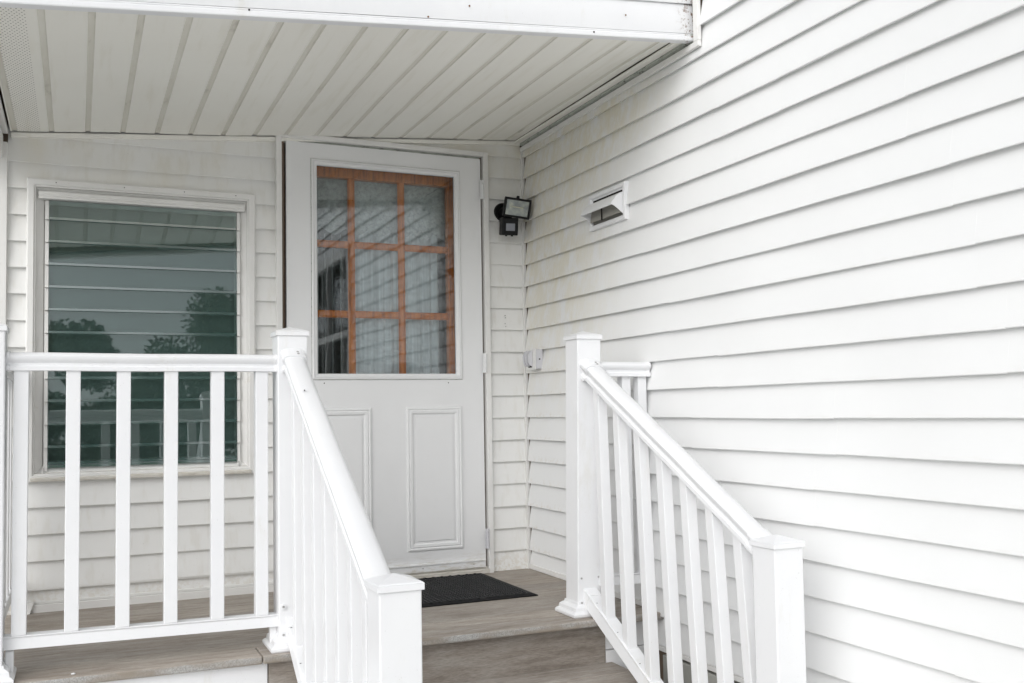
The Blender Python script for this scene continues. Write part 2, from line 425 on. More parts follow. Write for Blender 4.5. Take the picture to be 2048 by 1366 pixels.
obj('base_trim', bt, 'trim_paint', bw, bev=.003)
obj('base_ledge', MB().box(-2.28, -1.262, -.020, -.001, .088, .098), 'trim_paint', bw, bev=.003)
obj('trim_foot', MB().hexa([(-2.275, -.045, -.0), (-2.256, -.045, -.0), (-2.256, -.001, -.0), (-2.275, -.001, -.0)], [(-2.275, -.03, .045), (-2.24, -.03, .045), (-2.24, -.001, .045), (-2.275, -.001, .045)]), 'trim_paint', bw, bev=.002)
obj('pilaster', MB().box(-2.50, -2.352, -.035, -.0, -.001, 1.93), 'trim_paint', bw, bev=.002)
for xn, zn in ((-.121, 1.270), (-.120, 1.258), (-.122, 1.228), (-.119, 1.214)):
    obj('nail', MB().disc((xn, -.0105, zn), (0, -1, 0), .0014, .0075, 8), 'nail', bw)
settle(bw)

# side wall ---------------------------------------------------------
sw = thing('clapboard_wall', 'bright white clapboard wall that runs beside the steps and carries the dryer vent', 'wall', (.1, -3, -.72), 'clapboard house walls')
WN = (-4.95, -3.45, .75, 2.15)            # window further along, mirrored in the storm door
HV = (-1.035, -.715, 1.58, 1.73)
c2 = MB().box(.004, .16, WN[1], -.0, -.72, 3.9).box(.004, .16, -7.2, WN[0], -.72, 3.9).box(.004, .16, WN[0], WN[1], -.72, WN[2]).box(.004, .16, WN[0], WN[1], WN[3], 3.9)
obj('wall_core', c2, 'brown_gap', sw)
jr = random.Random(3); J = {}
for n in range(-28, 9, 2):
    js = sorted([-.7-1.1*jr.random(), -1.9-.9*jr.random(), -3.3-3*jr.random()])[jr.randrange(2):]
    J[n] = js; J[n+1] = js
def side_spans(n):
    top = -.034
    if ZL(n) > 2.13: return [(-7.2, -1.590, [WN])]
    if n <= 7: return [(-7.2, top, [WN, (-1.03, -.72, 1.59, 1.72), (-1.175, 0, -1, .012)])]
    return [(-7.2, -1.185, [])]
wall_boards('x', sw, -29, 9, side_spans, 'vinyl_side', J)
obj('starter_strip', MB().box(-.015, -.0, -7.2, -1.185, -.128, -.1243), 'trim_paint', sw, bev=.001)
obj('starter_lip', MB().box(-.019, -.002, -7.2, -1.185, -.146, -.128), 'trim_paint', sw, bev=.002)
obj('side_j_trim', MB().box(-.022, -.0005, -1.188, -1.166, -.145, .030), 'trim_paint', sw, bev=.002)
obj('base_trim', MB().box(-.020, -.0005, -1.165, -.030, .002, .026), 'trim_paint', sw, bev=.002)
obj('foundation', MB().box(.006, .17, -7.2, -1.0, -.72, -.146).box(-.02, .0055, -7.2, -1.24, -.72, -.156), 'concrete', sw, bev=.003)
settle(sw)

# neighbouring window on the side wall (seen only in the door glass)
sn = thing('side_window', 'white framed window of the side wall mirrored in the storm door glass', 'window', (.0, -4.15, .45))
f = MB()
w0, w1, w2, w3 = WN
for a, b, c, d in ((w0-.04, w0+.05, w2-.04, w3+.04), (w1-.05, w1+.04, w2-.04, w3+.04), (w0+.05, w1-.05, w3-.05, w3+.04), (w0+.05, w1-.05, w2-.04, w2+.05), (w0+.05, w1-.05, 1.43, 1.48), (-4.22, -4.18, w2+.05, 1.43), (-4.22, -4.18, 1.48, w3-.05)):
    f.box(-.035, .02, a, b, c, d)
obj('window_frame', f, 'trim_paint', sn, bev=.003)
obj('pane', MB().box(.004, .008, w0+.05, w1-.05, w2+.05, w3-.05), 'storm_glass', sn)
obj('backing', MB().box(.05, .06, w0, w1, w2, w3), 'interior', sn)
settle(sn)

# interior room ------------------------------------------------------
rm = MB().box(-3.2, .15, 2.4, 2.5, -.1, 2.5).box(-3.2, -3.1, .17, 2.4, -.1, 2.5).box(.05, .15, .17, 2.4, -.1, 2.5).box(-3.2, .15, .17, 2.5, -.2, -.1).box(-3.2, .15, .17, 2.5, 2.5, 2.6)
struct('room_interior', rm, 'interior')

# ------------------------------------------------------------------ jalousie window
TL = .078          # lean of the closed louvres
jw = thing('jalousie_window', 'wide louvred glass window with white metal frame above the porch floor', 'window', (-1.815, 0, .53))
X0, X1, Z0, Z1 = -2.280, -1.355, .530, 1.790
cs = MB()
cs.ring(X0, X1, Z0, Z1, [(0, -.004), (0, -.030), (.006, -.034), (.026, -.034), (.030, -.026), (.034, -.026)])
obj('casing', cs, 'trim_paint', jw)
rv = MB().ring(X0+.034, X1-.034, Z0+.034, Z1-.034, [(0, -.026), (.001, -.008), (.030, .012), (.032, .03), (.05, .034)])
obj('jamb', rv, 'trim_paint', jw)
obj('sill', MB().hexa([(X0+.02, -.040, Z0+.002), (X1-.02, -.040, Z0+.002), (X1-.03, .034, Z0+.02), (X0+.03, .034, Z0+.02)], [(X0+.02, -.040, Z0+.016), (X1-.02, -.040, Z0+.016), (X1-.03, .034, Z0+.062), (X0+.03, .034, Z0+.062)]), 'dirty_sill', jw, bev=.003)
hb = MB().extrude([(-.012, -.016), (.016, -.016), (.018, -.008), (.013, -.003), (.018, .002), (.016, .014), (.006, .017), (-.012, .017)], (-2.236, -.012, 1.7235), (-1.400, -.012, 1.7235))
obj('head_bar', hb, 'trim_paint', jw, bev=.0015)
obj('header_panel', MB().box(-2.245, -1.39, .014, .03, 1.69, 1.760), 'trim_paint', jw)
for xa in (-2.2115, -1.4325):
    obj('side_track', MB().box(xa-.002, xa+.017, .012, .035, .585, 1.71), 'trim_paint', jw)
for i in range(12):
    zb = .573+.0955*i; zt = min(zb+.0935, 1.705)
    for xa in (-2.2105, -1.4320):
        mb = MB().hexa([(xa, -.010, zb), (xa+.0135, -.010, zb), (xa+.0135, .012, zb), (xa, .012, zb)], [(xa, .001, zt), (xa+.0135, .001, zt), (xa+.0135, .012, zt), (xa, .012, zt)])
        obj('louvre_clip', mb, 'trim_paint', jw, bev=.001)
for i in range(12):
    zb = .600+.0955*i if i == 0 else .573+.0955*i; zt = min(.573+.0955*i+.103, 1.703)
    g = MB().hexa([(-2.196, -.0095+TL*.010, zb+.010), (-1.434, -.0095+TL*.010, zb+.010), (-1.434, -.0055+TL*.010, zb+.010), (-2.196, -.0055+TL*.010, zb+.010)], [(-2.196, -.0095+TL*(zt-zb), zt), (-1.434, -.0095+TL*(zt-zb), zt), (-1.434, -.0055+TL*(zt-zb), zt), (-2.196, -.0055+TL*(zt-zb), zt)])
    pane = obj('glass_louvre', g, 'louvre_glass', jw)
    e = MB().hexa([(-2.196, -.0100, zb), (-1.434, -.0100, zb), (-1.434, -.0055, zb), (-2.196, -.0055, zb)], [(-2.196, -.0100+TL*.0098, zb+.0098), (-1.434, -.0100+TL*.0098, zb+.0098), (-1.434, -.0055+TL*.0098, zb+.0098), (-2.196, -.0055+TL*.0098, zb+.0098)])
    obj('glass_edge', e, 'glass_edge', pane)
obj('bottom_bar', MB().box(-2.196, -1.434, -.011, .03, .585, .5985), 'glass_edge', jw, bev=.002)
obj('insect_screen', MB().box(-2.20, -1.43, .045, .046, .58, 1.71), 'screen_mesh', jw)
for i, xn in enumerate((-2.17, -1.905, -1.66, -1.44)):
    obj('nail', MB().disc((xn, -.0345, 1.775), (0, -1, 0), .0022, .001, 8), 'nail', jw)
for xa, sg in ((-2.212, 1), (-1.428, 1)):
    mb = MB(); pts = [(0, 0, 0), (0, -.004, -.02), (.012*sg, -.008, -.03), (.016*sg, -.02, -.042), (.03*sg, -.024, -.046), (.045*sg, -.02, -.04), (.04*sg, -.018, -.034)]
    L = []
    for k, p in enumerate(pts):
        L.append([(xa+p[0]+.0026*math.cos(a*math.pi/3), -.012+p[1]+.0012*math.sin(a), .587+p[2]+.0026*math.sin(a*math.pi/3)) for a in range(6)])
    mb.loops(L); obj('hook', mb, 'steel', jw, smooth=True)
settle(jw)

bl = thing('window_blind', 'dark slatted blind hanging behind the louvred window', 'blind', (-1.815, .09, .585))
sl0 = None
for i in range(45):
    z = .60+.0248*i
    if sl0 is None:
        sl0 = obj('slat', MB().hexa([(-2.19, -.011, -.004), (-1.44, -.011, -.004), (-1.44, .011, .003), (-2.19, .011, .003)], [(-2.19, -.011, -.003), (-1.44, -.011, -.003), (-1.44, .011, .004), (-2.19, .011, .004)]), 'blind_slat', bl)
        o = sl0
    else:
        o = sl0.copy(); col.objects.link(o); o.parent = bl
    o.location = (0, .09, z); o.rotation_euler = (math.radians(-38+3*math.sin(i*2.1)), 0, 0)
for xa in (-2.085, -1.815, -1.54):
    obj('cord', MB().box(xa-.0015, xa+.0015, .074, .077, .59, 1.70), 'blind_cord', bl)
obj('bottom_rail', MB().box(-2.19, -1.44, .08, .10, .582, .592), 'blind_slat', bl)
settle(bl)

# ------------------------------------------------------------------ door frame and storm door
df = thing('door_frame', 'white door surround around the storm door', 'door frame', (-.74, 0, 0))
obj('frame_post', MB().box(-1.262, -1.237, -.046, -.001, -.001, 2.10), 'trim_paint', df, bev=.002)
obj('frame_post', MB().box(-.240, -.2145, -.046, -.001, -.001, 2.084), 'trim_paint', df, bev=.002)
obj('frame_head', MB().box(-1.237, -.240, -.046, -.001, 2.062, 2.084), 'trim_paint', df, bev=.002)
obj('rabbet', MB().box(-1.2365, -1.224, -.024, .03, .0, 2.062), 'brown_gap', df)
obj('rabbet', MB().box(-.2505, -.2405, -.012, .03, .0, 2.062), 'brown_gap', df)
obj('rabbet', MB().box(-1.224, -.2505, -.018, .03, 2.053, 2.0615), 'aged_channel', df)
th = MB().box(-1.236, -.241, -.055, .03, .001, .022).box(-1.236, -.241, -.030, .03, .022, .03)
obj('threshold', th, 'dirty_sill', df, bev=.003)
settle(df)

sd = thing('storm_door', 'closed white storm door with a tall glass pane over two raised panels', 'door', (-.73, -.03, .03))
DX0, DX1, DZ0, DZ1 = -1.215, -.2515, .034, 2.050
GX0, GX1, GZ0, GZ1 = -1.098, -.366, .951, 1.974
sl = MB()
sl.box(DX0, GX0, -.030, -.001, DZ0, DZ1).box(GX1, DX1, -.030, -.001, DZ0, DZ1).box(GX0, GX1, -.030, -.001, DZ0, GZ0).box(GX0, GX1, -.030, -.001, GZ1, DZ1)
obj('slab', sl, 'door_paint', sd)
fr = MB().ring(GX0-.002, GX1+.002, GZ0-.002, GZ1+.002, [(0, -.0295), (0, -.036), (.004, -.039), (.009, -.039), (.011, -.035), (.012, -.039), (.022, -.036), (.027, -.028), (.027, -.012)])
obj('glass_frame', fr, 'door_paint', sd)
obj('frame_seam', MB().ring(GX0-.0045, GX1+.0045, GZ0-.0045, GZ1+.0045, [(0, -.0305), (0, -.0312), (.0026, -.0312), (.0026, -.0305)]), 'aged_channel', sd)
obj('pane', MB().box(GX0+.02, GX1-.02, -.020, -.016, GZ0+.02, GZ1-.02), 'storm_glass', sd)
for a, b in ((-1.108, -.823), (-.653, -.369)):
    mb = MB().ring(a, b, .130, .816, [(0, -.0305), (.002, -.038), (.010, -.040), (.014, -.035), (.019, -.039), (.030, -.0375), (.036, -.0305), (.040, -.0305)])
    mb.box(a+.046, b-.046, -.0345, -.0302, .176, .770)
    obj('raised_panel', mb, 'door_paint', sd, bev=.0012)
obj('sweep', MB().box(DX0+.004, DX1-.004, -.040, -.0305, .030, .060).box(DX0+.004, DX1-.004, -.044, -.0305, .060, .068), 'door_paint', sd, bev=.002)
for k in range(4):
    obj('screw', MB().disc((-1.1+.26*k, -.0405, .048), (0, -1, 0), .003, .0015, 8), 'steel', sd)
for xn in (-1.045, -.435): obj('screw', MB().disc((xn, -.0305, .932), (0, -1, 0), .0028, .001, 8), 'nail', sd)
for z in (1.893, 1.028, .168):
    h = MB().box(-.2590, -.2375, -.0480, -.0465, z-.048, z+.048)
    for k in range(5): h.disc((-.2475, -.0520, z-.048+.0192*k+.0006), (0, 0, 1), .0062, .0176, 12)
    obj('hinge', h, 'door_paint' if z > .5 else 'grey_plastic', sd, smooth=True)
settle(sd)

# ------------------------------------------------------------------ inner wooden door
wd = thing('wooden_door', 'varnished orange wood nine-light door behind the storm door glass', 'door', (-.74, .06, .0))
f = MB().box(-1.215, -1.123, .050, .095, .03, 2.05).box(-.398, -.255, .050, .095, .03, 2.05).box(-1.123, -.398, .050, .095, 1.918, 2.05).box(-1.123, -.398, .050, .095, .03, .925)
obj('door_frame_rails', f, 'orange_wood', wd, bev=.003)
MP = [(-.017, -.004), (-.017, .004), (-.008, .010), (.008, .010), (.017, .004), (.017, -.004)]
for x in (-.887, -.637):
    obj('muntin', MB().extrude(MP, (x, .066, .925), (x, .066, 1.918), up=(0, -1, 0)), 'orange_wood', wd)
for z in (1.598, 1.264):
    for xa, xb in ((-1.123, -.904), (-.870, -.654), (-.620, -.398)):
        obj('muntin', MB().extrude(MP, (xa, .066, z), (xb, .066, z), up=(0, -1, 0)), 'orange_wood', wd)
for x0, x1 in ((-1.123, -.904), (-.870, -.654), (-.620, -.398)):
    for z0, z1 in ((.925, 1.247), (1.281, 1.581), (1.615, 1.918)):
        obj('pane', MB().box(x0, x1, .076, .079, z0, z1), 'clear_glass', wd)
settle(wd)

def cloth(x0, x1, z0, z1, y, amp, waves, m, name, parent, scallop=0., nz=6):
    nx = max(24, int(waves*10)); L = []
    for j in range(nz+1):
        row = []
        for i in range(nx+1):
            fx = i/nx; x = x0+(x1-x0)*fx
            zz = z0+(z1-z0)*j/nz
            if j == 0 and scallop: zz += scallop*abs(math.sin(fx*math.pi*6.5))*(-1)+scallop
            d = amp*math.sin(fx*waves*2*math.pi+.6*math.sin(fx*13))*(1-.25*j/nz)
            row.append((x, y+d, zz))
        L.append(row)
    return obj(name, MB().loops(L, closed=False, caps=False), m, parent, smooth=True)
cu = thing('lace_curtain', 'white lace curtain hanging behind the wooden door panes', 'curtain', (-.74, .15, .9))
cloth(-.862, -.42, .90, 1.95, .135, .013, 9, 'sheer', 'curtain_panel', cu)
cloth(-1.13, -.39, 1.655, 1.95, .118, .006, 9, 'lace', 'valance', cu, scallop=.03)
for xa, w in ((-1.062, .004), (-1.045, .016), (-1.0, .004), (-.965, .005), (-.925, .007)):
    cloth(xa, xa+w, .90, 1.66, .140, .004, 1, 'lace', 'curtain_strand', cu)
cloth(-1.13, -.39, .88, 1.96, .165, .004, 6, 'sheer_dark', 'back_sheer', cu)
settle(cu)

# ------------------------------------------------------------------ porch roof
pr = thing('porch_roof', 'flat porch roof with cream soffit panels above window and door', 'roof', (-1.2, -.75, 2.0))
seams = [-2.196+.1383*i for i in range(16)]
def soffit_panel(xs, x1, mats, dy):
    # groove at xs then flat to x1
    prof = [(-.0075, 0.0), (-.0050, -.0009), (-.0030, -.0009), (.0010, .0036), (.0150, .0036), (.0185, -.0002), (x1-xs-.0070, 0.0)]
    mi = [0, 0, 1, 1, 1, 0]
    mb = MB(); ny = 10; rows = []
    for j in range(ny+1):
        y = -.036-1.489*j/ny+(dy*.5 if j == 0 else 0) 
        rows.append([(xs+a, y, zs(xs+a)+b+.0016*math.sin(y*4.1+(xs+a)*9)+.001*math.sin(y*9+(xs+a)*5)) for a, b in prof])
    n = len(prof)
    for j in range(ny):
        for k in range(n-1):
            mb.add([rows[j][k], rows[j][k+1], rows[j+1][k+1], rows[j+1][k]], [(0, 1, 2, 3)], mi[k])
    return obj('soffit_panel', mb, None, pr, mats=mats)
allx = [-2.334]+seams
for i, x in enumerate(allx):
    x1 = allx[i+1] if i+1 < len(allx) else -.054
    if x1-x < .03: continue
    soffit_panel(x, x1, ['soffit_perforated' if i == 0 else 'soffit', 'soffit_groove'], .006*math.sin(i*2.3))
def slope_bar(mb, x0, x1, y0, y1, a, b, zf=zs, mi=0):
    return mb.hexa([(x0, y0, zf(x0)+a), (x1, y0, zf(x1)+a), (x1, y1, zf(x1)+a), (x0, y1, zf(x0)+a)], [(x0, y0, zf(x0)+b), (x1, y0, zf(x1)+b), (x1, y1, zf(x1)+b), (x0, y1, zf(x0)+b)], mi)
obj('wall_channel', slope_bar(MB(), -2.340, -.020, -.030, .0, -.022, -.002), 'soffit', pr, bev=.002)
# beam at the open side
zb_ = lambda x: 2.142+.0955*x
obj('fascia_trim', slope_bar(slope_bar(MB(), -2.62, -.014, -1.5510, -1.5150, 0, .020, zb_), -2.62, -.014, -1.5450, -1.5200, .020, .029, zb_), 'vinyl_rail', pr, bev=.005)
for k in range(3):
    a, b = .030+.112*k, .030+.112*(k+1)
    mb = MB(); L = []
    for i in range(15):
        x = -2.62+(2.606)*i/14; w = .0012*math.sin(x*4+k)
        L.append([(x, -1.5230, zb_(x)+a+.003), (x, -1.5420-w, zb_(x)+a), (x, -1.5435-w, zb_(x)+a+.003), (x, -1.5350, zb_(x)+b), (x, -1.5190, zb_(x)+b)])
    mb.loops(L, closed=False, caps=False); obj('fascia_board', mb, 'vinyl_rail', pr, smooth=True)
obj('fascia_core', slope_bar(MB(), -2.62, -.016, -1.5180, -1.4850, .035, .40, zb_), 'brown_gap', pr)
for x, dz, m in ((-.905, .079, 'rust'), (-.305, .083, 'rust'), (-1.05, .004+.03, 'rust'), (-1.62, .02, 'nail'), (-.44, .012, 'nail'), (-1.35, .085, 'nail')):
    obj('screw', MB().disc((x, -1.5440 if dz > .03 else -1.5515, zb_(x)+dz), (0, -1, 0), .0032, .0015, 8), m, pr)
# channels on the side wall
obj('side_channel', MB().hexa([(-.0305, -1.5450, 2.142), (-.0160, -1.5450, 2.134), (-.0160, -.03, 2.134), (-.0305, -.03, 2.142)], [(-.0305, -1.5450, 2.168), (-.0160, -1.5450, 2.168), (-.0160, -.03, 2.168), (-.0305, -.03, 2.168)]), 'aged_channel', pr)
obj('soffit_edge_trim', MB().box(-.061, -.031, -1.5150, -.03, 2.150, 2.1600), 'soffit', pr, bev=.002)
obj('side_trim', MB().box(-.030, -.0145, -1.5900, -.026, 2.108, 2.130), 'trim_paint', pr, bev=.002)
obj('side_trim', MB().box(-.030, -.0145, -1.5900, -1.5600, 2.1305, 2.75), 'trim_paint', pr, bev=.002)
obj('side_flashing', MB().box(-.0145, -.002, -1.5600, -.026, 2.131, 2.16), 'aged_channel', pr)
# roof deck, closes the attic
obj('roof_deck', slope_bar(MB(), -2.70, -.016, -1.6050, .0, .40, .43, zs), 'shingle_roof', pr)
obj('header_beam', MB().box(-2.50, -2.368, -1.4850, -.036, 1.862, 1.955), 'trim_paint', pr, bev=.003)
obj('header_cap', MB().box(-2.52, -2.350, -1.47, -.036, 1.962, 1.985), 'trim_paint', pr, bev=.003)
obj('attic_side', MB().box(-2.52, -2.50, -1.44, .0, 1.9855, 2.42), 'vinyl_rail', pr)
settle(pr)

# ------------------------------------------------------------------ deck and steps
yf = lambda x: -1.222-.0*x+.030*(-x-.28)    # front edge, slightly out of square
dk = thing('porch_deck', 'grey-brown composite porch floor in front of the door', 'deck', (-1.2, -.6, -.2))
ys = [-.004-.1385*i for i in range(8)]
for i in range(8):
    y1 = ys[i]; y0 = y1-.1345 if i < 7 else None
    xl, xr = -2.43, -.001
    if i < 7: mb = MB().box(xl, xr, y0, y1, -.025, 0)
    else: mb = MB().hexa([(xl, yf(xl)+.143, -.025), (xr, yf(xr)+.143, -.025), (xr, y1, -.025), (xl, y1, -.025)], [(xl, yf(xl)+.143, 0), (xr, yf(xr)+.143, 0), (xr, y1, 0), (xl, y1, 0)])
    obj('deck_board', mb, 'composite_deck', dk, bev=.002)
for xl, xr in ((-2.43, -1.525), (-1.523, -.001)):
    mb = MB().hexa([(xl, yf(xl), -.026), (xr, yf(xr), -.026), (xr, yf(xr)+.139, -.026), (xl, yf(xl)+.139, -.026)], [(xl, yf(xl), 0.001), (xr, yf(xr), 0.001), (xr, yf(xr)+.139, 0.001), (xl, yf(xl)+.139, 0.001)])
    mb.m = [1 if k == 2 else 0 for k in range(6)]
    obj('nosing_board', mb, None, dk, bev=.006, mats=['composite_deck', 'worn_edge'])
obj('deck_core', MB().box(-2.42, -.004, -1.10, -.004, -.24, -.026), 'attic_wood', dk)
obj('fascia_panel', MB().box(-2.42, -1.503, -1.150, -1.135, -.72, -.028), 'vinyl_rail', dk, bev=.002)
fp = MB().box(-.222, -.004, -1.150, -1.138, -.134, -.028)
obj('fascia_panel', fp, 'vinyl_rail', dk, bev=.002)
fp = MB()
for k in range(3): fp.box(-.222+.073*k, -.222+.073*k+.0715, -1.160+.004*(k % 2), -1.142, -.72, -.136)
obj('skirt_panel', fp, 'vinyl_rail', dk, bev=.002)
settle(dk)

st = thing('porch_steps', 'brown composite steps leading down between the two stair rails', 'steps', (-.85, -1.7, -.72))
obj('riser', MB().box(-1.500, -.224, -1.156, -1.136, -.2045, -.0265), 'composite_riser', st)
for k in range(1, 4):
    z = -.18*k; yb = -1.158-.30*(k-1); 
    for a, b in ((yb-.150, yb), (yb-.333, yb-.154)):
        mb = MB().box(-1.50, -.196, a, b, z-.026, z)
        mb.m = [1 if (q == 2 and a < yb-.3) else 0 for q in range(6)]
        obj('tread', mb, None, st, bev=.005, mats=['composite_deck', 'worn_edge'])
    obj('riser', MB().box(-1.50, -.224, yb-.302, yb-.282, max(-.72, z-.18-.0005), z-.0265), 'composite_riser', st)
sg = MB()
for xa in (-1.503, -.2235):
    sg = MB(); sg.add([(xa, y, z) for y, z in ((-1.16, -.21), (-1.16, -.72), (-2.05, -.72), (-1.74, -.57), (-1.44, -.39))]+[(xa+.02, y, z) for y, z in ((-1.16, -.21), (-1.16, -.72), (-2.05, -.72), (-1.74, -.57), (-1.44, -.39))],
           [(0, 1, 2, 3, 4), (9, 8, 7, 6, 5), (0, 5, 6, 1), (1, 6, 7, 2), (2, 7, 8, 3), (3, 8, 9, 4), (4, 9, 5, 0)])
    obj('stringer', sg, 'vinyl_rail', st)
settle(st)

# ------------------------------------------------------------------ railings
HP = [(0, 0), (.018, -.001), (.029, -.005), (.0355, -.013), (.0355, -.020), (.030, -.028), (.0235, -.034), (.0235, -.040), (.031, -.046), (.031, -.058)]
HP = HP+[(-a, b) for a, b in HP[::-1][:-1]]
BP = [(-.025, -.040), (-.021, -.008), (-.025, -.002), (-.023, 0), (.023, 0), (.025, -.002), (.021, -.008), (.025, -.040)]
def screws(parent, pts, d, m='steel'):
    for p in pts: obj('screw', MB().disc(p, d, .0045, .002, 10), m, parent)
def post(root, cx, cy, zb, zt, lean=(0, 0), skirt=True, w=.1016):
    h = w/2; hc = .0562
    sx = lambda z: cx+lean[0]*(z-zb)/(zt-zb); sy = lambda z: cy+lean[1]*(z-zb)/(zt-zb)
    def sq(hh, z): return [(sx(z)-hh, sy(z)-hh, z), (sx(z)+hh, sy(z)-hh, z), (sx(z)+hh, sy(z)+hh, z), (sx(z)-hh, sy(z)+hh, z)]
    p = obj('post', MB().hexa(sq(h, zb), sq(h, zt+.004)), 'vinyl_rail', root, bev=.004)
    cp = MB().hexa(sq(hc, zt), sq(hc, zt+.015))
    obj('cap', cp, 'vinyl_rail', p, bev=.0015)
    cp = MB().loops([sq(hc, zt+.0152), sq(hc-.004, zt+.0185), sq(.001, zt+.034)])
    obj('cap_top', cp, 'vinyl_rail', p)
    if skirt:
        sk = MB().loops([sq(.080, zb+.0015), sq(.083, zb+.006), sq(.083, zb+.014), sq(.078, zb+.020), sq(.072, zb+.023), sq(.070, zb+.036), sq(.062, zb+.043), sq(.056, zb+.046), sq(.054, zb+.055)])
        obj('skirt', sk, 'vinyl_rail', p)
    return p
def bracket(parent, at, t, prof, sc=1.16, ln=.045, ears=True, top=False):
    t = Vector(t).normalized(); at = Vector(at)
    pr_ = [(a*sc, (b+.029)*sc-.029) for a, b in prof]
    b = obj('bracket', MB().extrude(pr_, at, at+t*ln), 'vinyl_rail', parent, bev=.003)
    if ears:
        sdv = t.cross(Vector((0, 0, 1))).normalized(); th_ = Vector((t.x, t.y, 0)).normalized()
        for s_ in (-1, 1):
            c = at+sdv*(.036*s_)+Vector((0, 0, -.030))-th_*.0
            obj('ear', MB().disc(c, th_, .010, .006, 14), 'vinyl_rail', b)
            obj('screw', MB().disc(c+th_*.006, th_, .0042, .0018, 10), 'steel', b)
    return b
def baluster(root, a, b, w=.0385, axis=None):
    a = Vector(a); b = Vector(b); h = w/2
    ex = Vector((1, 0, 0)); ey = Vector((0, 1, 0))
    if axis is not None: ex = Vector(axis).normalized(); ey = Vector((-ex.y, ex.x, 0))
    q = [(-1, -1), (1, -1), (1, 1), (-1, 1)]
    return obj('baluster', MB().hexa([a+ex*(h*i)+ey*(h*j) for i, j in q], [b+ex*(h*i)+ey*(h*j) for i, j in q]), 'vinyl_rail', root, bev=.0025)

# level railing in front of the window, with its corner post
rl = thing('porch_railing', 'level white vinyl railing in front of the louvred window', 'railing', (-1.85, -1.09, 0), 'white level railings round the porch')
YR = -1.092
post(rl, -2.337, -1.10, 0, 1.062)
obj('top_rail', MB().extrude(HP, (-2.29, YR, 1.000), (-1.455, YR, .998), segs=6, wob=.0008), 'vinyl_rail', rl, smooth=True)
obj('bottom_rail', MB().extrude([(a, b) for a, b in BP], (-2.29, YR, .132), (-1.455, YR, .118)), 'vinyl_rail', rl)
for x in (-2.245, -2.098, -1.950, -1.805, -1.658, -1.514):
    baluster(rl, (x, YR-.003, .118+.017*(-x-1.46)), (x+.002, YR-.003, .945), w=.042)
bracket(rl, (-2.286, YR, 1.002), (1, 0, 0), HP, ears=False, ln=.012, sc=1.08); bracket(rl, (-1.470, YR, .998), (1, 0, 0), HP, ears=False, ln=.012, sc=1.08)
for xa in (-2.27, -1.475):
    obj('rail_foot', MB().box(xa-.012, xa+.012, YR-.012, YR+.012, .012, .085), 'vinyl_rail', rl, bev=.003)
settle(rl)
# return along the open side
rs = thing('porch_railing', 'side railing running back from the corner post to the house wall', 'railing', (-2.337, -.55, 0), 'white level railings round the porch')
obj('top_rail', MB().extrude(HP, (-2.337, -1.06, 1.000), (-2.337, -.036, 1.000)), 'vinyl_rail', rs, smooth=True)
obj('bottom_rail', MB().extrude(BP, (-2.337, -1.06, .130), (-2.337, -.036, .130)), 'vinyl_rail', rs)
for k in range(6): baluster(rs, (-2.337, -.93+.15*k, .125), (-2.337, -.93+.15*k, .945))
bracket(rs, (-2.337, -.036, 1.002), (0, -1, 0), HP, ears=False, ln=.05)
bracket(rs, (-2.337, -.036, .132), (0, -1, 0), BP, ears=False, ln=.05)
settle(rs)

